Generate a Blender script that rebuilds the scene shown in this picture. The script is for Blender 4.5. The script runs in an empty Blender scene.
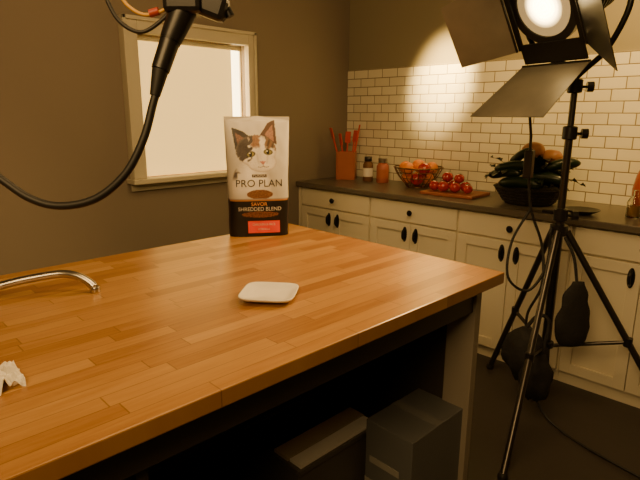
import bpy, bmesh, math, random
from mathutils import Vector, Matrix, noise
random.seed(7)
SC=bpy.context.scene
COL=SC.collection
V=Vector
# ---------------------------------------------------------------- materials
def new_mat(name):
    m=bpy.data.materials.new(name); m.use_nodes=True
    nt=m.node_tree; b=nt.nodes["Principled BSDF"]
    return m,nt,b
def N(nt,t,**k):
    n=nt.nodes.new(t)
    for a,v in k.items():
        if a in n.inputs: n.inputs[a].default_value=v
        else: setattr(n,a,v)
    return n
def mat(name,c,rough=.5,metal=0.,var=.12,scale=8.,bump=0.,bscale=40.,coat=0.,stretch=None):
    m,nt,b=new_mat(name)
    L=nt.links
    tc=N(nt,'ShaderNodeTexCoord')
    mp=N(nt,'ShaderNodeMapping'); L.new(tc.outputs['Object'],mp.inputs['Vector'])
    if stretch: mp.inputs['Scale'].default_value=stretch
    nz=N(nt,'ShaderNodeTexNoise'); nz.inputs['Scale'].default_value=scale; nz.inputs['Detail'].default_value=4
    L.new(mp.outputs[0],nz.inputs['Vector'])
    mx=N(nt,'ShaderNodeMix',data_type='RGBA')
    mx.inputs[6].default_value=[max(0,x*(1-var)) for x in c[:3]]+[1]
    mx.inputs[7].default_value=[min(1,x*(1+var)) for x in c[:3]]+[1]
    L.new(nz.outputs['Fac'],mx.inputs[0]); L.new(mx.outputs[2],b.inputs['Base Color'])
    b.inputs['Roughness'].default_value=rough; b.inputs['Metallic'].default_value=metal
    if coat: b.inputs['Coat Weight'].default_value=coat; b.inputs['Coat Roughness'].default_value=.15
    if bump:
        n2=N(nt,'ShaderNodeTexNoise'); n2.inputs['Scale'].default_value=bscale; n2.inputs['Detail'].default_value=5
        L.new(mp.outputs[0],n2.inputs['Vector'])
        bp=N(nt,'ShaderNodeBump'); bp.inputs['Strength'].default_value=bump; bp.inputs['Distance'].default_value=.01
        L.new(n2.outputs['Fac'],bp.inputs['Height']); L.new(bp.outputs[0],b.inputs['Normal'])
    return m

def wood_top_mat():
    m,nt,b=new_mat('butcher_block'); L=nt.links
    tc=N(nt,'ShaderNodeTexCoord'); sp=N(nt,'ShaderNodeSeparateXYZ'); L.new(tc.outputs['Object'],sp.inputs[0])
    def M(op,a,bb=None,c=None):
        n=N(nt,'ShaderNodeMath',operation=op)
        for i,x in enumerate((a,bb,c)):
            if x is None: continue
            if isinstance(x,(int,float)): n.inputs[i].default_value=x
            else: L.new(x,n.inputs[i])
        return n.outputs[0]
    W=.0455; LN=.40
    xr=M('DIVIDE',sp.outputs[0],W); row=M('FLOOR',xr); fx=M('FRACT',xr)
    wn=N(nt,'ShaderNodeTexWhiteNoise',noise_dimensions='1D'); L.new(row,wn.inputs['W'])
    yr=M('ADD',M('DIVIDE',sp.outputs[1],LN),M('MULTIPLY',wn.outputs['Value'],9.3)); colm=M('FLOOR',yr); fy=M('FRACT',yr)
    cb=N(nt,'ShaderNodeCombineXYZ'); L.new(row,cb.inputs[0]); L.new(colm,cb.inputs[1])
    w2=N(nt,'ShaderNodeTexWhiteNoise',noise_dimensions='3D'); L.new(cb.outputs[0],w2.inputs['Vector'])
    cg=N(nt,'ShaderNodeCombineXYZ'); L.new(M('MULTIPLY',sp.outputs[0],55.),cg.inputs[0]); L.new(M('MULTIPLY',sp.outputs[1],3.),cg.inputs[1]); L.new(M('MULTIPLY',w2.outputs['Value'],30.),cg.inputs[2])
    g=N(nt,'ShaderNodeTexNoise'); g.inputs['Scale'].default_value=1.6; g.inputs['Detail'].default_value=6; g.inputs['Roughness'].default_value=.65; L.new(cg.outputs[0],g.inputs['Vector'])
    f=M('ADD',M('MULTIPLY',w2.outputs['Value'],.66),M('MULTIPLY',M('SUBTRACT',g.outputs['Fac'],.5),1.0))
    cr=N(nt,'ShaderNodeValToRGB'); e=cr.color_ramp.elements
    e[0].position=-0.0; e[0].color=(.275,.120,.032,1); e[1].position=.75; e[1].color=(.47,.260,.082,1)
    x=e.new(.35); x.color=(.375,.185,.052,1)
    L.new(f,cr.inputs[0])
    ex=M('MINIMUM',fx,M('SUBTRACT',1.,fx)); ey=M('MINIMUM',fy,M('SUBTRACT',1.,fy))
    jx=M('LESS_THAN',ex,.024); jy=M('LESS_THAN',ey,.0038); j=M('MAXIMUM',jx,jy)
    mx=N(nt,'ShaderNodeMix',data_type='RGBA'); L.new(M('MULTIPLY',j,.55),mx.inputs[0]); L.new(cr.outputs[0],mx.inputs[6]); mx.inputs[7].default_value=(.12,.05,.02,1)
    L.new(mx.outputs[2],b.inputs['Base Color'])
    rr=M('ADD',M('MULTIPLY',g.outputs['Fac'],.16),.23); L.new(rr,b.inputs['Roughness'])
    bp=N(nt,'ShaderNodeBump'); bp.inputs['Strength'].default_value=.05; bp.inputs['Distance'].default_value=.004
    L.new(g.outputs['Fac'],bp.inputs['Height']); L.new(bp.outputs[0],b.inputs['Normal'])
    return m
def tile_mat():
    m,nt,b=new_mat('subway_tile'); L=nt.links
    tc=N(nt,'ShaderNodeTexCoord'); sp=N(nt,'ShaderNodeSeparateXYZ'); L.new(tc.outputs['Object'],sp.inputs[0])
    cb=N(nt,'ShaderNodeCombineXYZ'); L.new(sp.outputs[0],cb.inputs[0]); L.new(sp.outputs[2],cb.inputs[1])
    br=N(nt,'ShaderNodeTexBrick'); L.new(cb.outputs[0],br.inputs['Vector'])
    br.inputs['Scale'].default_value=1; br.inputs['Brick Width'].default_value=.140; br.inputs['Row Height'].default_value=.0645
    br.inputs['Mortar Size'].default_value=.0032; br.inputs['Mortar Smooth'].default_value=.3; br.offset=.5
    br.inputs['Color1'].default_value=(.82,.77,.60,1); br.inputs['Color2'].default_value=(.73,.68,.51,1); br.inputs['Mortar'].default_value=(.22,.17,.10,1)
    L.new(br.outputs['Color'],b.inputs['Base Color'])
    mr=N(nt,'ShaderNodeMapRange'); L.new(br.outputs['Fac'],mr.inputs[0]); mr.inputs[3].default_value=.2; mr.inputs[4].default_value=.8
    L.new(mr.outputs[0],b.inputs['Roughness'])
    nz=N(nt,'ShaderNodeTexNoise'); nz.inputs['Scale'].default_value=22; L.new(cb.outputs[0],nz.inputs['Vector'])
    sm=N(nt,'ShaderNodeMath',operation='MULTIPLY_ADD'); L.new(nz.outputs['Fac'],sm.inputs[0]); sm.inputs[1].default_value=.35
    iv=N(nt,'ShaderNodeMath',operation='SUBTRACT'); iv.inputs[0].default_value=1; L.new(br.outputs['Fac'],iv.inputs[1]); L.new(iv.outputs[0],sm.inputs[2])
    bp=N(nt,'ShaderNodeBump'); bp.inputs['Strength'].default_value=.5; bp.inputs['Distance'].default_value=.002
    L.new(sm.outputs[0],bp.inputs['Height']); L.new(bp.outputs[0],b.inputs['Normal'])
    return m
def attr_mat(name,rough=.35):
    m,nt,b=new_mat(name); a=N(nt,'ShaderNodeAttribute'); a.attribute_name='Col'
    nt.links.new(a.outputs['Color'],b.inputs['Base Color']); b.inputs['Roughness'].default_value=rough
    return m
def emis_mat(name,c,s):
    m,nt,b=new_mat(name); b.inputs['Base Color'].default_value=list(c)+[1]
    b.inputs['Emission Color'].default_value=list(c)+[1]; b.inputs['Emission Strength'].default_value=s
    b.inputs['Roughness'].default_value=.6
    return m

M_wall=mat('paint_taupe_wall',(.245,.200,.150),.75,var=.05,scale=1.5,bump=.04,bscale=180)
M_wall2=mat('paint_olive_wall',(.27,.235,.155),.7,var=.05,scale=1.5,bump=.04,bscale=180)
M_ceil=mat('ceiling_dark',(.10,.09,.075),.9)
M_floor=mat('floor_concrete_dark',(.045,.036,.030),.5,var=.25,scale=3,bump=.05,bscale=30)
M_trim=mat('painted_trim',(.60,.55,.42),.45,var=.04)
M_cab=mat('cabinet_paint',(.78,.72,.56),.38,var=.04,scale=3)
M_counter=mat('counter_laminate',(.125,.105,.080),.3,var=.25,scale=90)
M_black=mat('black_metal',(.012,.012,.012),.38,metal=.4)
M_blackp=mat('black_plastic',(.012,.011,.011),.35)
M_rubber=mat('black_rubber',(.015,.014,.013),.5)
M_fabric=mat('black_nylon',(.014,.013,.013),.8,bump=.4,bscale=60)
M_steel=mat('brushed_steel',(.55,.52,.47),.28,metal=1.,var=.06,stretch=(1,1,30))
M_standm=mat('stand_dark_steel',(.09,.083,.075),.3,metal=.9)
M_door=mat('barndoor_steel',(.20,.18,.14),.42,metal=.5,var=.2,scale=12)
M_tile=tile_mat(); M_wood=wood_top_mat()
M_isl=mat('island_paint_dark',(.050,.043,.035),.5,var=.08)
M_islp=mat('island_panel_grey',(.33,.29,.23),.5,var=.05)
M_cer=mat('white_ceramic',(.82,.79,.70),.2,var=.02,coat=.4)
M_tissue=mat('tissue_paper',(.80,.77,.68),.9,var=.05)

# ---------------------------------------------------------------- mesh helpers
def finish(o,m,parent,smooth=False):
    if m is not None:
        for mm in (m if isinstance(m,(list,tuple)) else [m]): o.data.materials.append(mm)
    if smooth:
        for p in o.data.polygons: p.use_smooth=True
    COL.objects.link(o)
    if parent is not None: o.parent=parent
    return o
def raw(name,vs,fs,m,parent=None,smooth=False):
    me=bpy.data.meshes.new(name); me.from_pydata([tuple(v) for v in vs],[],fs); me.update()
    return finish(bpy.data.objects.new(name,me),m,parent,smooth)
def group(name,loc=(0,0,0),rz=0.,sc=1.):
    e=bpy.data.objects.new(name,None); e.empty_display_size=.1; COL.objects.link(e)
    e.location=loc; e.rotation_euler=(0,0,rz); e.scale=(sc,sc,sc); return e
def frombm(name,bm,m,parent=None,smooth=False):
    me=bpy.data.meshes.new(name); bm.to_mesh(me); bm.free(); return finish(bpy.data.objects.new(name,me),m,parent,smooth)
def box(name,lo,hi,m,parent=None,bev=0.,seg=2,M=None):
    bm=bmesh.new(); bmesh.ops.create_cube(bm,size=1)
    lo=V(lo);hi=V(hi)
    for v in bm.verts: v.co=V([(lo[i]+hi[i])/2+v.co[i]*(hi[i]-lo[i]) for i in range(3)])
    if bev: bmesh.ops.bevel(bm,geom=bm.edges[:],offset=bev,segments=seg,affect='EDGES',profile=.5)
    if M is not None: bm.transform(M)
    return frombm(name,bm,m,parent)
def boxes(name,lst,m,parent=None,bev=0.):
    bm=bmesh.new()
    for lo,hi in lst:
        b2=bmesh.new(); bmesh.ops.create_cube(b2,size=1); lo=V(lo);hi=V(hi)
        for v in b2.verts: v.co=V([(lo[i]+hi[i])/2+v.co[i]*(hi[i]-lo[i]) for i in range(3)])
        if bev: bmesh.ops.bevel(b2,geom=b2.edges[:],offset=bev,segments=2,affect='EDGES',profile=.5)
        me=bpy.data.meshes.new('t'); b2.to_mesh(me); b2.free(); bm.from_mesh(me); bpy.data.meshes.remove(me)
    return frombm(name,bm,m,parent)
def cat(pts,n=8,closed=False):
    P=[V(p) for p in pts]
    if len(P)==2: return P
    out=[]; c=len(P)
    rng=range(c) if closed else range(c-1)
    for i in rng:
        p0=P[(i-1)%c] if (closed or i>0) else P[0]*2-P[1]
        p1=P[i]; p2=P[(i+1)%c]; p3=P[(i+2)%c] if (closed or i+2<c) else P[-1]*2-P[-2]
        for k in range(n):
            t=k/n
            out.append(.5*((2*p1)+(p2-p0)*t+(2*p0-5*p1+4*p2-p3)*t*t+(3*p1-p0-3*p2+p3)*t**3))
    if not closed: out.append(P[-1])
    return out
def tube(name,pts,r,m,parent=None,seg=12,smooth_n=8,closed=False):
    P=cat(pts,smooth_n,closed); n=len(P)
    rr=r if callable(r) else (lambda t:r)
    vs=[];fs=[]; nrm=None
    for i,p in enumerate(P):
        if closed: T=(P[(i+1)%n]-P[i-1]).normalized()
        else: T=(P[min(i+1,n-1)]-P[max(i-1,0)]).normalized()
        if nrm is None:
            a=V((0,0,1)) if abs(T.z)<.9 else V((1,0,0)); nrm=T.cross(a).normalized()
        else: nrm=(nrm-T*nrm.dot(T)).normalized()
        bn=T.cross(nrm); R=rr(i/max(1,n-1))
        for k in range(seg):
            a=2*math.pi*k/seg; vs.append(p+nrm*math.cos(a)*R+bn*math.sin(a)*R)
    for i in range(n if closed else n-1):
        j=(i+1)%n
        for k in range(seg):
            k2=(k+1)%seg; fs.append((i*seg+k,i*seg+k2,j*seg+k2,j*seg+k))
    if not closed: fs.append(tuple(range(seg))[::-1]); fs.append(tuple((n-1)*seg+k for k in range(seg)))
    return raw(name,vs,fs,m,parent,True if seg>6 else False)
def lathe(name,prof,m,parent=None,loc=(0,0,0),seg=32,M=None,smooth=True,cap=True):
    vs=[];fs=[]
    for (r,z) in prof:
        for k in range(seg):
            a=2*math.pi*k/seg; vs.append(V((r*math.cos(a),r*math.sin(a),z)))
    if M is not None: vs=[M@v for v in vs]
    vs=[v+V(loc) for v in vs]
    for i in range(len(prof)-1):
        for k in range(seg):
            k2=(k+1)%seg; fs.append((i*seg+k,i*seg+k2,(i+1)*seg+k2,(i+1)*seg+k))
    if cap:
        fs.append(tuple(range(seg))[::-1]); fs.append(tuple((len(prof)-1)*seg+k for k in range(seg)))
    o=raw(name,vs,fs,m,parent,smooth)
    if smooth:
        md=o.modifiers.new('es','EDGE_SPLIT'); md.split_angle=math.radians(40)
    return o
def rod(name,a,b,r,m,parent=None,r2=None,seg=16):
    a=V(a);b=V(b);d=b-a; M=d.to_track_quat('Z','Y').to_matrix().to_4x4()
    return lathe(name,[(r,0),(r if r2 is None else r2,d.length)],m,parent,a,seg,M)
def blob(name,c,rad,m,parent=None,amp=.0,fr=6.,sub=3,flat=None,M=None):
    bm=bmesh.new(); bmesh.ops.create_icosphere(bm,subdivisions=sub,radius=1)
    off=V((random.random()*9,random.random()*9,0))
    for v in bm.verts:
        k=1+amp*noise.noise(v.co*fr*.3+off)*2
        p=V((v.co.x*rad[0],v.co.y*rad[1],v.co.z*rad[2]))*k
        if flat is not None and p.z<flat: p.z=flat
        if M is not None: p=M@p
        v.co=p+V(c)
    return frombm(name,bm,m,parent,True)

# ---------------------------------------------------------------- room
XR,YF,H=4.3,-4.9,2.75
box('floor',(-.1,YF-.1,-.1),(XR+.1,.1,0),M_floor)
box('ceiling',(-.1,YF-.1,H),(XR+.1,.1,H+.1),M_ceil)
box('wall_back',(-.1,0,0),(XR+.1,.1,H),M_wall2)
box('wall_right',(XR,YF,0),(XR+.1,0,H),M_wall)
box('wall_front',(-.1,YF-.1,0),(XR+.1,YF,H),M_wall)
oy0,oy1,oz0,oz1=-1.815,-1.045,1.035,1.84
boxes('wall_left',[((-.1,YF,0),(0,oy0,H)),((-.1,oy1,0),(0,0,H)),((-.1,oy0,0),(0,oy1,oz0)),((-.1,oy0,oz1),(0,oy1,H))],M_wall)
boxes('baseboard_left',[((0,YF,0),(.015,-.62,.10))],M_trim,bev=.003)
box('wall_back_tile',(0,-.012,.911),(3.6,0,1.745),M_tile)
# window
w=group('window_1')
M_shade=emis_mat('roller_shade_emissive',(1.,.66,.19),1.3)  # cloth emits its own glow, standing in for light coming through it
M_glow=emis_mat('frosted_glass_emissive',(1.,.82,.42),7.)  # window brightness is put into the pane as emission; nothing shines from outside
fr=.085; d=.05
boxes('casing',[((0,oy0-fr,oz0-.0),(d,oy0,oz1+fr)),((0,oy1,oz0),(d,oy1+fr-.025,oz1+fr)),((0,oy0,oz1),(d,oy1,oz1+fr-.01))],M_trim,w,bev=.004)
boxes('casing_lip',[((d,oy0-fr,oz0),(d+.012,oy0-fr+.018,oz1+fr)),((d,oy1+fr-.045,oz0),(d+.012,oy1+fr-.025,oz1+fr)),((d,oy0-fr,oz1+fr-.02),(d+.012,oy1+fr-.025,oz1+fr))],M_trim,w,bev=.002)
boxes('sill',[((0,oy0-fr-.02,oz0-.028),(.095,oy1+fr,oz0)),((0,oy0-fr,oz0-.075),(.02,oy1+fr-.02,oz0-.028))],M_trim,w,bev=.004)
boxes('sash',[((-.06,oy0,oz0),(-.035,oy0+.03,oz1)),((-.06,oy1-.008,oz0),(-.035,oy1,oz1)),((-.06,oy0+.03,oz0),(-.035,oy1-.008,oz0+.03)),((-.06,oy0+.03,oz1-.03),(-.035,oy1-.008,oz1))],M_trim,w)
YS=-1.140
box('shade_cloth',(-.020,oy0+.01,oz0+.004),(-.016,YS,oz1-.03),M_shade,w)
rod('shade_roller',(-.016,oy0+.01,oz1-.018),(-.016,YS,oz1-.018),.014,M_trim,w)
box('glass_pane',(-.055,oy0+.03,oz0+.03),(-.048,oy1-.008,oz1-.03),M_glow,w)

# ---------------------------------------------------------------- cabinets
FY=-.56
def cup_pull(parent,x,z,nm):
    vs=[];fs=[];n=20
    for k in range(n):
        a=2*math.pi*k/n; vs.append((x+.017*math.cos(a),FY-.004,z+.050*math.sin(a)))
    for k in range(n):
        a=2*math.pi*k/n; vs.append((x+.017*math.cos(a),FY,z+.050*math.sin(a)))
    fs.append(tuple(range(n))); 
    for k in range(n): fs.append((k,(k+1)%n,n+(k+1)%n,n+k))
    raw(nm+'_plate',vs,fs,M_black,parent)
    tube(nm+'_bow',[(x,FY-.004,z+.038),(x,FY-.024,z+.022),(x,FY-.028,z),(x,FY-.024,z-.022),(x,FY-.004,z-.038)],.0065,M_black,parent,8,4)
def shaker(parent,nm,x0,x1,z0,z1,rail=.055):
    y=FY
    boxes(nm,[((x0,y,z0),(x0+rail,y+.02,z1)),((x1-rail,y,z0),(x1,y+.02,z1)),((x0+rail,y,z0),(x1-rail,y+.02,z0+rail)),((x0+rail,y,z1-rail),(x1-rail,y+.02,z1)),((x0+rail,y+.012,z0+rail),(x1-rail,y+.02,z1-rail))],M_cab,parent,bev=.0015)
xs=[.03,.71,1.38,2.03,2.68,3.33]
for i in range(5):
    x0,x1=xs[i],xs[i+1]; c=group('base_cabinet')
    box('carcass',(x0,FY+.021,.06),(x1-.002,-.002,.874),M_cab,c)
    box('toe_kick',(x0,FY+.03,0),(x1-.002,-.002,.0595),M_cab,c)
    mid=(x0+x1)/2
    box('drawer_front',(x0+.008,FY,.735),(x1-.010,FY+.02,.862),M_cab,c,bev=.004)
    shaker(c,'door_a',x0+.008,mid-.002,.075,.725); shaker(c,'door_b',mid+.002,x1-.010,.075,.725)
    lathe('drawer_knob',[(.006,0),(.006,.012),(.017,.016),(.019,.022),(.014,.029),(.0,.031)],M_black,c,(mid,FY,.80),20,Matrix.Rotation(math.pi/2,4,'X'))
    cup_pull(c,mid-.042,.655,'pull_a'); cup_pull(c,mid+.042,.655,'pull_b')
box('cabinet_filler',(0.002,FY+.002,0),(.029,-.002,.874),M_cab)
box('countertop',(0,-.59,.875),(3.36,-.0125,.91),M_counter,bev=.004)
CT=.9105

# ---------------------------------------------------------------- kitchen island
isl=group('kitchen_island',(1.037,-1.592,0),-.0242)
ISL=2.35; TZ=.88
box('butcher_block_top',(0,-ISL,TZ-.04),(1.136,0,TZ),M_wood,isl,bev=.003)
UZ=TZ-.0405
boxes('end_posts',[((.975,-.085,0),(1.085,-.05,UZ)),((.975,-ISL+.05,0),(1.085,-ISL+.085,UZ))],M_islp,isl,bev=.002)
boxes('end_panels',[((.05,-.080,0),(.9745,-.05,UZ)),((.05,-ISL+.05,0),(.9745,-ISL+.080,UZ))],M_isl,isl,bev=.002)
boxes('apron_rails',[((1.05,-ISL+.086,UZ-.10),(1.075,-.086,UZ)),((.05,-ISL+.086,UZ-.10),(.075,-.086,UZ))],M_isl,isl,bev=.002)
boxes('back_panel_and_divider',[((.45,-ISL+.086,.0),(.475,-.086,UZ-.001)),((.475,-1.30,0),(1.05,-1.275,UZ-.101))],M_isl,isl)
T0=TZ+.0003

# ---------------------------------------------------------------- cat food bag
def inpoly(x,y,P):
    c=False;n=len(P);j=n-1
    for i in range(n):
        if (P[i][1]>y)!=(P[j][1]>y) and x<(P[j][0]-P[i][0])*(y-P[i][1])/(P[j][1]-P[i][1])+P[i][0]: c=not c
        j=i
    return c
def ell(s,t,cx,cy,rx,ry): return ((s-cx)/rx)**2+((t-cy)/ry)**2
def mixc(a,b,k): k=max(0,min(1,k)); return tuple(a[i]*(1-k)+b[i]*k for i in range(3))
def sm(a,b,x):
    x=max(0,min(1,(x-a)/(b-a))); return x*x*(3-2*x)
def bagcol(s,t):
    nz=noise.noise(V((s*.30,t*.30,3.))); nf=noise.noise(V((s*1.3,t*1.3,7.))); nd=noise.noise(V((s*.12+4,t*.12,1.)))
    fur=noise.noise(V((s*2.2,t*.8,5.)))
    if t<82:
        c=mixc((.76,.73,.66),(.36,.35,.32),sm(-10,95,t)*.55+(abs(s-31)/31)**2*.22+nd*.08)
        b=ell(s,t,24,70,19,30)
        if b<1.15 and t>40:
            cb=mixc((.88,.86,.80),(.55,.51,.45),sm(.2,1.1,b)*.7+fur*.3)
            cb=mixc(cb,(.10,.08,.07),sm(12,8,s+nz*5)*sm(48,54,t)*sm(64,58,t))
            c=mixc(c,cb,sm(1.15,.95,b)*sm(84,66,t))
        if inpoly(s+fur*.5,t,[(6.5,10),(9,32),(27,22),(17,14)]):
            c=(.040,.032,.03)
            if inpoly(s,t+fur,[(9.5,15),(12,29),(20.5,22)]): c=mixc((.34,.17,.12),(.10,.06,.05),.5+fur)
        if inpoly(s+fur*.5,t,[(47.5,2),(41,6),(32.5,19),(50,27)]):
            c=(.12,.065,.04)
            if inpoly(s,t+fur,[(45.8,7),(38,17),(47,24)]): c=mixc((.50,.27,.20),(.22,.12,.08),.5+fur)
        e=min(ell(s,t,29.5,33,20,15.5),ell(s,t,34.5,44,15,10))
        if e+fur*.10<1:
            c=mixc((.90,.87,.81),(.60,.53,.45),.25+fur*.45+sm(.5,1,e)*.45)
            blk=sm(1,-2,(s+nz*7+t*.18)-30)*sm(2,-2,t+nz*7-42)
            org=sm(-1,1,(s+nz*5)-25)*sm(1,-1,(s+nz*4)-33)*sm(2,-2,t+nz*4-30)
            tab=sm(-1,1,(s+nz*5)-38)*sm(2,-2,t+nz*6-31)
            c=mixc(c,mixc((.04,.032,.03),(.10,.08,.07),.5+fur),blk)
            c=mixc(c,mixc((.38,.21,.12),(.20,.11,.06),.5+fur),org)
            c=mixc(c,mixc((.26,.15,.08),(.09,.06,.04),.5+math.sin(s*1.3+t*.4)*.5),tab)
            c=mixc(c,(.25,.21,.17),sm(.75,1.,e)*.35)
            if 36<t<46: c=mixc(c,(.45,.38,.31),sm(1.6,.2,abs(abs(s-35.5)-4-(46-t)*.15))*.4)
        for (ex,ey,k) in ((24.0,36.3,.12),(41.2,34.2,-.05)):
            dx=s-ex; dy=t-ey+k*dx
            q=(dx/4.1)**2+(dy/2.6)**2
            if q<1.4: c=mixc(c,(.02,.016,.012),sm(1.4,1.1,q))
            if q<.85: c=mixc((.36,.29,.09),(.18,.17,.05),sm(.1,.8,q))
            if ((dx+.2)/1.5)**2+(dy/2.3)**2<1: c=(.008,.008,.008)
            if ell(s,t,ex-1.1,ey-1.0,.8,.7)<1: c=(.9,.9,.9)
        if inpoly(s,t,[(32.4,43.6),(35.6,42.9),(38.9,43.3),(36,46.8)]): c=mixc((.58,.26,.22),(.35,.13,.11),sm(43,47,t))
        a=abs(s-36)
        if abs(t-(48.2+.9*math.sin(min(a,5)/5*2.6)))<.42 and a<5.2: c=mixc(c,(.16,.09,.07),.8)
        if abs(s-36)<.32 and 46.5<t<48.4: c=(.20,.12,.09)
        if 56<t<59.4 and 24<s<39: c=(.05,.03,.03)
        q=ell(s,t,32,76.5,13,4.8)
        if q<1.0: c=mixc((.08,.03,.015),(.34,.16,.07),.5+nf*1.3)
        if t>80.8: c=(.30,.28,.25)
    else:
        c=(.005,.004,.004)
        if 82<=t<83.2: c=(.38,.16,.05)
        q=ell(s,t,32,97.,19,3.2)
        if q<1: c=mixc((.04,.012,.006),(.34,.12,.035),.35+nf*1.4)
        if 19<s<52 and 103.5<t<116.5: c=(.85,.065,.025)
        if s<1.6 or s>60.4: c=(.03,.012,.01)
    return c
bag=group('cat_food_bag',(1.128,-1.854,TZ+.001),.958)
BW,BH=.262,.512
def bagw(v): return BW*(1+.06*v-.015*math.sin(v*math.pi))
def bagd(u,v):
    D=.043*(1-v**3.2)+.0016
    e=abs(2*u)
    return D*(1-e**5)**.5 if e<1 else 0
def bsurf(u,v,side):
    x=u*bagw(v)+.0025*noise.noise(V((u*2,v*5,side)))
    wr=.0022*noise.noise(V((u*7,v*11,side*3)))*(1-abs(2*u)**4)
    y=-side*(bagd(u,v)+.0+wr*(1 if v<.97 else 0))
    z=v*BH + (.004*math.cos(u*9) if v>.9 else 0)*(v-.9)*10
    return V((x,y,z))
nu,nv=124,240
for side,nm in ((1,'front_film'),(-1,'back_film')):
    vs=[];fs=[];cols=[]
    for j in range(nv+1):
        for i in range(nu+1):
            u=i/nu-.5; u=math.copysign(.5*(abs(2*u))**.9,u)
            v=j/nv
            vs.append(bsurf(u,v,side))
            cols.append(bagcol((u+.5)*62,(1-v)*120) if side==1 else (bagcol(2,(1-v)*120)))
    for j in range(nv):
        for i in range(nu):
            a=j*(nu+1)+i; q=(a,a+1,a+nu+2,a+nu+1); fs.append(q if side==1 else q[::-1])
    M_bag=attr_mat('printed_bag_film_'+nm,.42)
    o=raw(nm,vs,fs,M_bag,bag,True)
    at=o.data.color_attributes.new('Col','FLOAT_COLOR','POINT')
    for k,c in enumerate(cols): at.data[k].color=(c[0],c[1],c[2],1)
vs=[];n=40
for i in range(n+1): u=i/n-.5; vs.append(bsurf(u,0,1)+V((0,0,.0005)))
for i in range(n,-1,-1): u=i/n-.5; vs.append(bsurf(u,0,-1)+V((0,0,.0005)))
raw('bottom_fold',vs,[tuple(range(len(vs)))],M_blackp,bag)
box('top_crimp',(-BW*.53,-.0025,BH-.012),(BW*.53,.0025,BH+.002),mat('crimp_film',(.62,.60,.55),.4),bag)
def bagtext(nm,txt,size,s,t,m,sx=1.):
    cu=bpy.data.curves.new(nm,'FONT'); cu.body=txt; cu.size=size; cu.align_x='CENTER'; cu.align_y='CENTER'; cu.resolution_u=3
    o=bpy.data.objects.new(nm,cu); COL.objects.link(o); dg=bpy.context.evaluated_depsgraph_get()
    me=bpy.data.meshes.new_from_object(o.evaluated_get(dg)); bpy.data.objects.remove(o)
    bm=bmesh.new(); bm.from_mesh(me)
    bmesh.ops.triangulate(bm,faces=bm.faces[:])
    bmesh.ops.subdivide_edges(bm,edges=[e for e in bm.edges if e.calc_length()>size*.3],cuts=1)
    for v in bm.verts:
        xx=v.co.x*sx; v0=1-t/120+v.co.y/BH; u=(s/62-.5)+xx/BW
        p=bsurf(u,v0,1); p.y-=.0016; v.co=p
    bm.to_mesh(me); bm.free()
    o2=bpy.data.objects.new(nm,me); me.materials.clear(); finish(o2,m,bag)
Mt1=mat('ink_dark',(.03,.025,.025),.4); Mt2=mat('ink_white',(.62,.59,.52),.4); Mt3=mat('ink_orange',(.75,.32,.10),.4)
bagtext('print_maker','PURINA',.017,31.5,57.5,Mt2,.9)
bagtext('print_title','PRO PLAN',.044,31.5,65.5,Mt1,.98)
bagtext('print_sub','SAVOR',.022,31,86.5,Mt3)
bagtext('print_blend','SHREDDED BLEND',.0235,31.5,91.5,Mt2,.95)
bagtext('print_flavour','CHICKEN & RICE',.014,35.5,107.5,Mt2,.95)
bagtext('print_flavour2','FORMULA',.012,35.5,112.5,Mt2,.95)

# ---------------------------------------------------------------- square saucer
sau=group('square_saucer',(1.800,-2.360,T0),math.radians(38),1.09)
def superr(r,k=5): 
    return [ (math.copysign(abs(math.cos(a))**(2/k),math.cos(a))*r, math.copysign(abs(math.sin(a))**(2/k),math.sin(a))*r) for a in [2*math.pi*i/64 for i in range(64)]]
prof=[(.046,.0),(.050,.004),(.068,.010),(.0745,.0165),(.0745,.019),(.072,.019),(.060,.0125),(.045,.009),(.0,.009)]
vs=[];fs=[]
for (r,z) in prof:
    for (x,y) in superr(max(r,.0001)): vs.append((x,y,z))
for i in range(len(prof)-1):
    for k in range(64): fs.append((i*64+k,i*64+(k+1)%64,(i+1)*64+(k+1)%64,(i+1)*64+k))
fs.append(tuple(range(64))[::-1])
raw('dish',vs,fs,M_cer,sau,True)

# ---------------------------------------------------------------- faucet on island
fa=group('faucet')
tube('spout',[(1.16,-3.10,.95),(1.21,-3.0,.905),(1.27,-2.86,.925),(1.315,-2.775,.935),(1.350,-2.738,.929),(1.378,-2.715,.912),(1.394,-2.705,.896)],.0125,M_steel,fa,16)
lathe('spout_tip',[(.0135,0),(.0145,.003),(.0145,.014),(.013,.017)],M_steel,fa,(1.3955,-2.703,T0+.0005),20)
rod('riser',(1.16,-3.10,T0+.02),(1.16,-3.10,.965),.016,M_steel,fa)
lathe('base_flange',[(.034,0),(.034,.006),(.024,.012),(.018,.022)],M_steel,fa,(1.16,-3.10,T0),28)
tube('lever',[(1.16,-3.10,.965),(1.14,-3.13,.98),(1.10,-3.17,.99)],.007,M_steel,fa)

# ---------------------------------------------------------------- tissue
bm=bmesh.new(); bmesh.ops.create_grid(bm,x_segments=44,y_segments=44,size=.085)
for v in bm.verts:
    p=v.co*11; q=v.co.length/.085
    h=.022+.020*abs(noise.noise(V((p.x*2.2,p.y*2.2,2))))*1.6+.014*noise.noise(V((p.x*6,p.y*6,4)))-.014*q
    v.co=V((v.co.x*(.60+.20*noise.noise(V((p.y*1.6,p.x*1.6,9)))),v.co.y*(.60+.20*noise.noise(V((p.x*1.6,p.y*1.6,5)))),max(.001,h)))
o=frombm('crumpled_tissue',bm,M_tissue); o.location=(1.812,-3.085,T0); o.modifiers.new('s','SOLIDIFY').thickness=.0006

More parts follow.
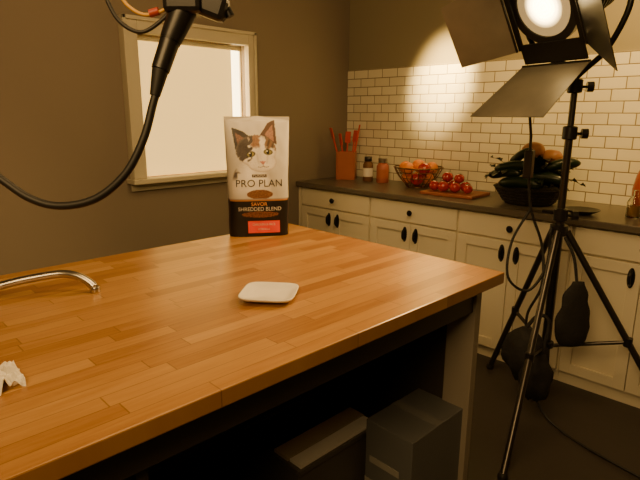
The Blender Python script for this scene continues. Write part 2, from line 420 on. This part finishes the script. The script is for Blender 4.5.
# ---------------------------------------------------------------- studio light on stand
sl=group('studio_light')
Cx,Cy=2.05,-.82
HS=1.32
n=V((-.256,-.82,-.512)).normalized(); X=V((.955,-.298,0)).normalized(); Y=n.cross(X).normalized()
Lc=V((1.940,-.98,1.842))
LM=Matrix.Translation(Lc)@Matrix((X,Y,n)).transposed().to_4x4()@Matrix.Scale(HS,4)
def Lp(x,y,z): return LM@V((x,y,z))
lathe('housing_can',[(.105,-.30),(.118,-.29),(.118,-.26),(.112,-.25),(.112,-.08),(.120,-.07),(.120,-.035),(.124,-.03),(.124,.0),(.098,.0),(.098,-.012)],M_blackp,sl,(0,0,0),40,LM)
for k in range(6): lathe('cooling_fin',[(.116,-.235+k*.022),(.122,-.233+k*.022),(.122,-.227+k*.022),(.116,-.225+k*.022)],M_blackp,sl,(0,0,0),40,LM,cap=False)
M_lens,nt,bb=new_mat('fresnel_lens_lit'); L_=nt.links
at_=N(nt,'ShaderNodeAttribute'); at_.attribute_name='Glow'
bb.inputs['Base Color'].default_value=(.5,.42,.28,1); bb.inputs['Roughness'].default_value=.15
bb.inputs['Emission Color'].default_value=(1.,.68,.27,1)
ms=N(nt,'ShaderNodeMath',operation='MULTIPLY'); L_.new(at_.outputs['Fac'],ms.inputs[0]); ms.inputs[1].default_value=26.; L_.new(ms.outputs[0],bb.inputs['Emission Strength'])
pr=[(.0,.006)]
for k in range(1,9):
    r=.0975*k/8; pr+= [(r-.004,.010-.0008*k),(r,.003)]
lo_=lathe('fresnel_lens',[(p[0],p[1]-.008) for p in pr],M_lens,sl,(0,0,0),40,LM,cap=False)
ga=lo_.data.color_attributes.new('Glow','FLOAT_COLOR','POINT')
for i,p in enumerate(pr):
    gl=.015+.985*sm(.070,.025,p[0])
    for k in range(40): ga.data[i*40+k].color=(gl,gl,gl,1)
hf=.130
def slab(nm,P4,th,m):
    P=[Lp(*p) for p in P4]; nn=(P[1]-P[0]).cross(P[3]-P[0]).normalized()*th
    vs=P+[p+nn for p in P]
    return raw(nm,vs,[(0,1,2,3)[::-1],(4,5,6,7),(0,1,5,4),(1,2,6,5),(2,3,7,6),(3,0,4,7)],m,sl)
for nm,q in (('frame_b',[(-hf,-hf,.004),(hf,-hf,.004),(hf,-hf+.02,.004),(-hf,-hf+.02,.004)]),('frame_t',[(-hf,hf-.02,.004),(hf,hf-.02,.004),(hf,hf,.004),(-hf,hf,.004)]),
             ('frame_l',[(-hf,-hf,.004),(-hf+.02,-hf,.004),(-hf+.02,hf,.004),(-hf,hf,.004)]),('frame_r',[(hf-.02,-hf,.004),(hf,-hf,.004),(hf,hf,.004),(hf-.02,hf,.004)]),
             ('frame_skirt',[(-hf+.01,-hf-.050,.004),(hf-.01,-hf-.050,.004),(hf-.01,-hf+.001,.004),(-hf+.01,-hf+.001,.004)])):
    slab(nm,q,.008,M_black)
def door(nm,side,ang,ln,fl,m,dh=.004):
    a=math.radians(ang); c,s=math.cos(a)*ln,math.sin(a)*ln; h=hf+dh; z0=.014
    if side=='b': q=[(-hf,-h,z0),(hf,-h,z0),(hf+fl,-h-s,z0+c),(-hf-fl,-h-s,z0+c)]
    if side=='t': q=[(-hf,h,z0),(hf,h,z0),(hf+fl,h+s,z0+c),(-hf-fl,h+s,z0+c)]
    if side=='l': q=[(-h,-hf,z0),(-h,hf,z0),(-h-s,hf+fl,z0+c),(-h-s,-hf-fl,z0+c)]
    if side=='r': q=[(h,-hf,z0),(h,hf,z0),(h+s,hf+fl,z0+c),(h+s,-hf-fl,z0+c)]
    slab(nm,q,.003,m)
    rod(nm+'_hinge',Lp(*q[0]),Lp(*q[1]),.006,M_black,sl)
door('barndoor_bottom','b',8,.27,.02,M_door,.055)
door('barndoor_top','t',40,.20,.0,M_blackp)
door('barndoor_left','l',50,.19,-.02,M_door)
door('barndoor_right','r',52,.22,.03,M_blackp)
Bc=Lp(0,0,-.15)
R=[Bc+X*.155,Bc+X*.245,Bc+X*.27+V((.0,.0,-.12)),Bc+X*.20+V((0,0,-.27)),V((Cx+.04,Cy-.01,1.60)),V((Cx,Cy,1.565))]
Lf=[Bc-X*.155,Bc-X*.215,Bc-X*.22+V((0,0,-.15)),Bc-X*.12+V((0,0,-.27)),V((Cx-.02,Cy,1.61)),V((Cx,Cy,1.565))]
tube('yoke_arm_a',R,.012,M_black,sl,10); tube('yoke_arm_b',Lf,.012,M_black,sl,10)
rod('yoke_knob_a',Bc+X*.22,Bc+X*.27,.026,M_blackp,sl); rod('yoke_knob_b',Bc-X*.20,Bc-X*.24,.026,M_blackp,sl)
rod('column_lower',(Cx,Cy,.12),(Cx,Cy,.98),.021,M_standm,sl)
rod('column_mid',(Cx,Cy,.98),(Cx,Cy,1.32),.017,M_standm,sl)
rod('column_top',(Cx,Cy,1.32),(Cx,Cy,1.58),.014,M_standm,sl)
for z,nm in ((.93,'collar_low'),(1.30,'collar_mid'),(1.50,'collar_top')):
    lathe(nm,[(.024,0),(.031,.004),(.031,.055),(.024,.06)],M_blackp,sl,(Cx,Cy,z),20)
    rod(nm+'_knob_stem',(Cx,Cy,z+.027),(Cx+.045,Cy+.03,z+.027),.006,M_black,sl)
    rod(nm+'_knob',(Cx+.040,Cy+.028,z+.027),(Cx+.062,Cy+.042,z+.027),.022,M_blackp,sl)
feet=[V((2.185,-1.50,.012)),V((1.70,-.66,.012)),V((2.62,-.68,.012))]
lathe('leg_collar',[(.026,0),(.040,.005),(.040,.05),(.026,.055)],M_blackp,sl,(Cx,Cy,.86),20)
lathe('brace_collar',[(.024,0),(.034,.004),(.034,.03),(.024,.035)],M_blackp,sl,(Cx,Cy,.30),20)
for i,fpt in enumerate(feet):
    dirn=(V((fpt.x,fpt.y,0))-V((Cx,Cy,0))).normalized()
    st=V((Cx,Cy,.885))+dirn*.036
    rod('leg_%d'%i,st,fpt,.0145,M_standm,sl)
    midp=st.lerp(fpt,.55); rod('brace_%d'%i,V((Cx,Cy,.315))+dirn*.030,midp,.009,M_standm,sl)
    lathe('foot_%d'%i,[(.018,0),(.020,.004),(.020,.02),(.014,.028)],M_rubber,sl,(fpt.x,fpt.y,.0),14)
    lathe('leg_joint_%d'%i,[(.019,-.02),(.019,.02)],M_blackp,sl,midp,12)
tube('power_cable',[Lp(.02,-.11,-.15),Lp(.0,-.17,-.12),V((1.905,-.895,1.50)),V((1.905,-.885,1.3)),V((1.91,-.88,1.15)),V((1.93,-.87,.98)),V((1.99,-.84,.80)),V((2.02,-.875,.62)),V((1.97,-.885,.46)),V((2.0,-.91,.30)),V((2.08,-.98,.12)),V((2.2,-1.0,.012)),V((2.5,-1.1,.010)),V((3.1,-1.2,.010))],.0065,M_rubber,sl,8)
tube('power_cable_loop',[V((1.93,-.87,.98)),V((1.88,-.93,.82)),V((1.90,-.98,.66)),V((1.98,-.93,.60)),V((2.03,-.87,.72)),V((2.03,-.86,.90))],.0065,M_rubber,sl,8)
box('inline_switch',(1.888,-.905,1.12),(1.926,-.865,1.25),M_blackp,sl,bev=.006)
def saddle(nm,c,w,h,dp):
    vs=[];fs=[];nu=20;nv=26
    for i in range(nu+1):
        for j in range(nv):
            a=2*math.pi*j/nv; u=i/nu*2-1
            k=(1-abs(u)**4*.45); ww=w*.5*(.85-.25*u)
            p=V((math.cos(a)*ww*k*.75,math.sin(a)*dp*k*(1-.3*u)+math.cos(a)*ww*k*.6,u*h*.5))
            p+=V((1,1,0))*.012*noise.noise(p*16)
            vs.append(p+V(c))
    for i in range(nu):
        for j in range(nv):
            j2=(j+1)%nv; fs.append((i*nv+j,i*nv+j2,(i+1)*nv+j2,(i+1)*nv+j))
    fs.append(tuple(range(nv))[::-1]); fs.append(tuple(nu*nv+j for j in range(nv)))
    return raw(nm,vs,fs,M_fabric,sl,True)
saddle('hanging_pouch',(2.175,-.87,.52),.17,.31,.035)
tube('pouch_strap',[(2.175,-.87,.66),(2.14,-.85,.78),(2.085,-.83,.86)],.007,M_fabric,sl,8)
blob('ballast_bag_a',(2.00,-.93,.28),(.110,.075,.13),M_fabric,sl,amp=.12,fr=8)
blob('ballast_bag_b',(2.08,-.985,.21),(.070,.065,.12),M_fabric,sl,amp=.12,fr=8)
tube('ballast_strap',[(1.97,-.92,.38),(2.01,-.86,.46),(2.07,-.87,.45),(2.09,-.96,.32)],.009,M_fabric,sl,8)

# ---------------------------------------------------------------- hanging microphone cable
mc=group('microphone_cable')
tube('thick_cable',[(1.93,-3.16,1.42),(1.975,-3.12,1.36),(2.0265,-3.073,1.308),(2.064,-3.046,1.279),(2.098,-3.016,1.268),(2.135,-2.976,1.279),(2.161,-2.938,1.316),(2.172,-2.910,1.368),(2.173,-2.891,1.42),(2.174,-2.880,1.449)],.0062,M_rubber,mc,12)
tube('cable_tail',[(1.93,-3.16,1.42),(1.90,-3.18,1.55),(1.92,-3.15,1.9),(1.98,-3.05,2.4),(2.0,-3.0,2.745)],.0062,M_rubber,mc,10)
def seg(nm,a,b,r1,r2,m): rod(nm,a,b,r1,m,mc,r2,24)
seg('plug_boot',(2.173,-2.887,1.432),(2.1745,-2.876,1.470),.0078,.0125,M_rubber)
seg('plug_body',(2.1745,-2.876,1.470),(2.176,-2.858,1.512),.0138,.0150,M_blackp)
seg('plug_ring',(2.176,-2.858,1.512),(2.1765,-2.856,1.516),.0160,.0160,M_black)
seg('socket',(2.1765,-2.856,1.516),(2.184,-2.836,1.560),.0165,.021,M_blackp)
box('clamp_block',(-.030,-.026,-.02),(.028,.026,.040),M_blackp,mc,bev=.008,M=Matrix.Translation((2.184,-2.832,1.572))@Matrix.Rotation(.78,4,'Z'))
box('clamp_jaw',(.0,-.016,-.014),(.058,.016,.024),M_blackp,mc,bev=.009,M=Matrix.Translation((2.190,-2.828,1.572))@Matrix.Rotation(.78,4,'Z')@Matrix.Rotation(.35,4,'Y'))
rod('clamp_screw',(2.225,-2.79,1.566),(2.231,-2.784,1.550),.007,M_black,mc)
rod('drop_pole',(2.184,-2.832,1.60),(2.184,-2.832,2.748),.014,M_black,mc)
tube('thin_cable',[(2.06,-2.93,1.70),(2.075,-2.925,1.63),(2.092,-2.916,1.583),(2.115,-2.907,1.543),(2.142,-2.886,1.526),(2.163,-2.859,1.546),(2.178,-2.845,1.57)],.0032,M_rubber,mc,8)
M_yel=mat('yellow_cord',(.65,.36,.04),.45); M_red=mat('red_tape',(.45,.06,.03),.45)
tube('yellow_cord',[(2.085,-2.92,1.65),(2.109,-2.90,1.583),(2.122,-2.89,1.562),(2.140,-2.876,1.552),(2.160,-2.858,1.558),(2.178,-2.842,1.575)],.0028,M_yel,mc,8)
rod('tape_band',(2.146,-2.872,1.5535),(2.156,-2.862,1.5575),.006,M_red,mc)

# ---------------------------------------------------------------- counter items
M_cop=mat('terracotta_crock',(.42,.12,.045),.4,var=.15)
M_redp=mat('red_silicone',(.62,.07,.03),.4)
M_orange=mat('orange_peel',(.85,.27,.025),.45,bump=.25,bscale=220)
M_tom=mat('tomato_skin',(.42,.018,.010),.2,var=.2,coat=.5)
M_green=mat('leaf_dark_green',(.008,.016,.006),.55,var=.4)
M_green2=mat('cucumber_skin',(.009,.020,.008),.3,var=.3)
M_stem=mat('stem_green',(.05,.10,.02),.6)
M_boardw=mat('cutting_board_wood',(.33,.10,.04),.5,var=.2,stretch=(1,8,8))
M_glass,nt,bb=new_mat('clear_glass'); bb.inputs['Base Color'].default_value=(.9,.88,.8,1); bb.inputs['Transmission Weight'].default_value=1; bb.inputs['Roughness'].default_value=.03
M_spice=mat('spice_brown',(.16,.07,.03),.6); M_spice2=mat('paprika',(.42,.12,.07),.5)
uc=group('utensil_crock',(.16,-.19,CT),.6,1.12)
boxes('crock',[((-.065,-.065,0),(.065,.065,.012)),((-.065,-.065,.012),(-.055,.065,.19)),((.055,-.065,.012),(.065,.065,.19)),((-.055,-.065,.012),(.055,-.055,.19)),((-.055,.055,.012),(.055,.065,.19))],M_cop,uc,bev=.002)
for k,(x,y,lx,ly,h) in enumerate([(-.02,.0,-.085,-.04,.33),(.0,-.02,-.04,-.02,.29),(.02,.01,.035,.03,.31),(.03,-.02,.06,.0,.35),(-.01,.02,.01,.04,.30)]):
    a=V((x,y,.02));b=V((x+lx*.8,y+ly,h-.05)); rod('handle_%d'%k,a,b,.006,M_redp,uc)
    dd=(b-a).normalized(); M=Matrix.Translation(b+dd*.03)@dd.to_track_quat('Z','Y').to_matrix().to_4x4()
    box('blade_%d'%k,(-.020,-.004,-.035),(.020,.004,.045),M_redp,uc,bev=.0035,M=M)
def jar(nm,loc,r,h,mb,mcap,capn):
    g=group(nm,loc)
    lathe('body',[(r*.92,0),(r,.005),(r,h*.68),(r*.8,h*.76),(r*.62,h*.80),(r*.62,h*.82)],mb,g,(0,0,0),28)
    lathe('cap',[(r*.72,h*.82),(r*.74,h*.83),(r*.74,h*.985),(r*.68,h)],mcap,g,(0,0,0),28)
    lathe('label',[(r+.0006,h*.2),(r+.0006,h*.55)],M_tissue if capn else M_cop,g,(0,0,0),28,cap=False)
    return g
jar('spice_jar',(.38,-.19,CT),.038,.185,M_spice,M_blackp,True)
jar('spice_jar',(.285,-.09,CT),.030,.14,M_spice,M_steel,True)
jar('salt_grinder',(.505,-.17,CT),.046,.18,M_spice2,M_steel,False)
fb=group('fruit_bowl',(.84,-.20,CT),0,1.12)
M_wire=mat('bronze_wire',(.20,.11,.05),.35,metal=.9)
def ring(nm,r,z,t): tube(nm,[(r*math.cos(a),r*math.sin(a),z) for a in [2*math.pi*k/24 for k in range(24)]],t,M_wire,fb,8,3,True)
ring('foot_ring',.065,.004,.004); 
for r,z in ((.085,.03),(.115,.062),(.137,.098)): ring('hoop',r,z,.0025)
ring('rim',.150,.125,.0045)
for k in range(20):
    a=2*math.pi*k/20; c,s=math.cos(a),math.sin(a)
    tube('rib_%d'%k,[(r*c,r*s,z) for r,z in ((.065,.004),(.085,.03),(.115,.062),(.137,.098),(.150,.125))],.0022,M_wire,fb,6,3)
lathe('bowl_plate',[(.060,.008),(.064,.010),(.060,.012)],M_wire,fb,(0,0,0),24)
for k,(x,y,z) in enumerate([(-.055,-.03,.056),(.03,-.055,.056),(.05,.03,.056),(-.03,.05,.056),(-.095,.0,.118),(-.02,-.085,.122),(.075,-.045,.122),(.06,.055,.12),(-.03,.08,.118),(.0,.0,.135)]):
    blob('orange_%d'%k,(x,y,z),(.040,.040,.038),M_tom if k in (1,6) else M_orange,fb,amp=.01)
cbg=group('cutting_board_with_tomatoes',(1.185,-.32,CT),.05)
box('board',(-.16,-.13,0),(.20,.13,.018),M_boardw,cbg,bev=.004)
for k,(x,y,z,r) in enumerate([(-.10,-.05,.052,.036),(-.03,-.06,.054,.038),(.045,-.05,.053,.036),(-.07,.03,.053,.037),(.005,.02,.054,.038),(.08,.025,.052,.036),(-.03,-.01,.108,.036),(.125,-.035,.048,.031),(.05,-.01,.105,.033)]):
    blob('tomato_%d'%k,(x,y,z),(r,r,r*.9),M_tom,cbg,amp=.03)
    for j in range(5):
        a=j*1.256; tube('calyx_%d_%d'%(k,j),[(x,y,z+r*.88),(x+.014*math.cos(a),y+.014*math.sin(a),z+r*.86)],.0018,M_stem,cbg,6)
vb=group('vegetable_basket',(1.68,-.31,CT),0,1.06)
M_bask=mat('dark_wicker',(.014,.010,.008),.6,bump=.8,bscale=90)
lathe('basket',[(.12,0),(.13,.01),(.175,.08),(.190,.09),(.180,.09),(.165,.075),(.12,.02),(.0,.02)],M_bask,vb,(0,0,0),36)
for q in range(5):
    rr=.132+.011*q; tube('weave_%d'%q,[((rr+.003*(-1)**k)*math.cos(2*math.pi*k/36),(rr+.003*(-1)**k)*math.sin(2*math.pi*k/36),.018+.016*q) for k in range(36)],.006,M_bask,vb,6,2,True)
def leaf(nm,base,dirv,ln,wd,m,parent):
    dirv=V(dirv).normalized(); side=dirv.cross(V((0,0,1))).normalized(); up=side.cross(dirv)
    vs=[];fs=[];na,nb=12,8
    ph=random.random()*9
    for i in range(na+1):
        t=i/na; ww=wd*math.sin(math.pi*min(1,t*.92+.06))**.7
        for j in range(nb+1):
            s=j/nb*2-1
            p=V(base)+dirv*ln*t+side*ww*s+up*(.10*ln*math.sin(t*2.6)-.5*ln*t*t*.6)+up*(.014*abs(s)*math.sin(t*26+ph+s)+.25*ww*abs(s))
            p.y=max(-.19,min(.19,p.y)); p.z=max(.02,p.z)
            vs.append(p)
    for i in range(na):
        for j in range(nb): a=i*(nb+1)+j; fs.append((a,a+1,a+nb+2,a+nb+1))
    raw(nm,vs,fs,m,parent,True)
for k in range(30):
    a=random.uniform(0,2*math.pi); e=random.uniform(.1,1.3)
    b=(.12*math.cos(a)*random.random(),.08*math.sin(a)*random.random(),.08+random.random()*.07)
    leaf('leaf_%d'%k,b,(math.cos(a),math.sin(a)*.6,e),random.uniform(.13,.19),random.uniform(.03,.05),M_green,vb)
for k,(x0,y0,z0,x1,y1,z1,r) in enumerate([(-.20,-.08,.14,.0,-.12,.17,.026),(-.16,-.10,.18,.05,-.10,.21,.026),(.03,-.10,.15,.22,-.06,.14,.028),(.10,-.07,.20,.24,.02,.23,.026),(-.10,-.05,.21,.02,-.05,.29,.024),(-.12,-.12,.11,.12,-.14,.12,.030)]):
    tube('cucumber_%d'%k,[(x0,y0,z0),((x0+x1)/2,(y0+y1)/2,(z0+z1)/2+.012),(x1,y1,z1)],lambda t,r=r:r*(1-abs(2*t-1)**5*.75),M_green2,vb,14)
M_squash=mat('orange_squash',(.45,.20,.09),.4)
blob('squash',(.0,.0,.285),(.060,.05,.045),M_squash,vb,amp=.05)
blob('squash_b',(.09,.03,.255),(.055,.045,.038),M_squash,vb,amp=.05)
gb=group('glass_cruet',(2.235,-.36,CT))
lathe('glass',[(.030,0),(.034,.004),(.034,.075),(.026,.095),(.012,.110),(.011,.135),(.014,.138),(.010,.138),(.009,.11),(.022,.094),(.030,.074),(.030,.008),(.0,.008)],M_glass,gb,(0,0,0),28)
lathe('oil',[(.0,.009),(.029,.009),(.029,.06),(.0,.06)],mat('oil_amber',(.35,.20,.05),.1),gb,(0,0,0),24,cap=False)
oj=group('orange_pitcher',(2.235,-.115,CT),0,.98)
lathe('pitcher_body',[(.055,0),(.062,.006),(.078,.06),(.080,.12),(.068,.19),(.052,.235),(.056,.262),(.060,.268),(.054,.268),(.048,.235),(.060,.18),(.07,.10),(.05,.012),(.0,.012)],mat('red_orange_enamel',(.50,.09,.025),.25,coat=.5),oj,(0,0,0),36)
tube('pitcher_handle',[(.05,0,.25),(.10,0,.24),(.125,0,.18),(.11,0,.10),(.072,0,.07)],.010,M_cop,oj)
dp=group('dark_serving_dish',(2.02,-.45,CT))
lathe('dish',[(.045,0),(.05,.004),(.085,.022),(.088,.026),(.08,.024),(.045,.009),(.0,.009)],M_blackp,dp,(0,0,0),32)
kn=group('kitchen_knife',(1.82,-.55,CT),.03)
box('blade',(-.10,-.014,.004),(.04,.014,.006),M_steel,kn); box('handle',(.04,-.012,.0),(.14,.012,.016),M_blackp,kn,bev=.004)

# ---------------------------------------------------------------- things stored under the island
bx=group('cardboard_box',(1.995,-1.845,0.001),-.0242)
M_card=mat('printed_carton_bluegrey',(.14,.145,.145),.5,var=.1); M_card2=mat('carton_label',(.34,.33,.29),.5)
box('carton',(-.10,-.160,0),(.10,.160,.36),M_card,bx,bev=.002)
box('carton_stripe',(-.080,-.1615,.20),(.05,-.1605,.225),M_card2,bx)
box('carton_panel',(-.1,-.1615,.0),(.1,-.1605,.13),M_card2,bx)
box('tape_strip',(-.10,-.02,.3603),(.10,.02,.3608),mat('clear_tape',(.20,.20,.19),.2),bx)
M_bin=mat('grey_bin_plastic',(.10,.092,.08),.4)
M_kraft=mat('kraft_board',(.46,.39,.28),.7)
t=group('storage_bin',(1.70,-2.10,0.001),-.02)
boxes('bin',[((-.16,-.19,0),(.16,.19,.01)),((-.16,-.19,.01),(-.152,.19,.28)),((.152,-.19,.01),(.16,.19,.28)),((-.152,-.19,.01),(.152,-.182,.28)),((-.152,.182,.01),(.152,.19,.28)),((-.168,-.198,.27),(-.152,.198,.288)),((.152,-.198,.27),(.168,.198,.288)),((-.152,-.198,.27),(.152,-.182,.288)),((-.152,.182,.27),(.152,.198,.288))],M_bin,t,bev=.002)
for k in range(7): tube('coiled_cable_%d'%k,[(-.05+.08*math.cos(a)+.01*random.random(),-.06+.095*math.sin(a),.19+.014*k+.01*math.sin(3*a+k)) for a in [2*math.pi*j/14 for j in range(14)]],.009,M_rubber,t,8,4,True)
box('flattened_carton',(.03,-.19,.289),(.10,.19,.300),M_kraft,t)
box('flattened_carton_b',(.105,-.185,.289),(.16,.185,.299),M_tissue,t)
g=group('equipment_bag',(1.86,-2.58,0.001))
blob('bag_body',(0,0,.145),(.16,.20,.15),M_fabric,g,amp=.08,fr=6,flat=-.144)
tube('bag_handle',[(-.05,-.12,.26),(0,-.08,.33),(0,.08,.33),(-.05,.12,.26)],.010,M_fabric,g)

# ---------------------------------------------------------------- lights
def spot(nm,loc,tgt,e,col,size,blend=.6,rad=.1):
    l=bpy.data.lights.new(nm,'SPOT'); l.energy=e; l.color=col; l.spot_size=math.radians(size); l.spot_blend=blend; l.shadow_soft_size=rad
    o=bpy.data.objects.new(nm,l); COL.objects.link(o); o.location=loc; o.rotation_euler=(V(tgt)-V(loc)).to_track_quat('-Z','Y').to_euler(); return o
def area(nm,loc,tgt,e,col,sx,sy):
    l=bpy.data.lights.new(nm,'AREA'); l.energy=e; l.color=col; l.shape='RECTANGLE'; l.size=sx; l.size_y=sy
    o=bpy.data.objects.new(nm,l); COL.objects.link(o); o.location=loc; o.rotation_euler=(V(tgt)-V(loc)).to_track_quat('-Z','Y').to_euler(); return o
WARM=(1.,.59,.20)
spot('light_fresnel',Lp(0,0,.03),Lp(0,0,1.),105,WARM,85,.7,.09)
spot('light_wall_wash',(1.10,-.75,2.35),(.88,0,1.67),800,(1.,.66,.22),30,1.,.06)
spot('light_wall_wash_2',(2.45,-1.0,2.6),(1.80,0,1.60),190,(1.,.61,.19),66,1.,.15)
area('light_overhead',(1.9,-2.1,2.65),(1.4,-1.7,.9),32,(1.,.61,.23),1.2,1.2)
area('light_front_soft',(2.8,-3.9,2.4),(.9,-1.0,1.1),36,(1.,.62,.24),1.0,1.0)
W=bpy.data.worlds.new('World'); SC.world=W; W.use_nodes=True; W.node_tree.nodes['Background'].inputs[0].default_value=(.02,.017,.013,1)

# ---------------------------------------------------------------- camera
yaw,pit,roll=.7777,.235,.0048
fw=V((-math.sin(yaw)*math.cos(pit),math.cos(yaw)*math.cos(pit),-math.sin(pit)))
r=V((math.cos(yaw),math.sin(yaw),0)); u=r.cross(fw)
r2=r*math.cos(roll)+u*math.sin(roll); u2=-r*math.sin(roll)+u*math.cos(roll)
cd=bpy.data.cameras.new('camera'); cd.sensor_width=36; cd.lens=525.4*36/640; cd.clip_start=.02
co=bpy.data.objects.new('camera',cd); COL.objects.link(co)
M=Matrix((r2,u2,-fw)).transposed().to_4x4(); M.translation=V((2.9347,-3.3007,1.4057)); co.matrix_world=M
SC.camera=co
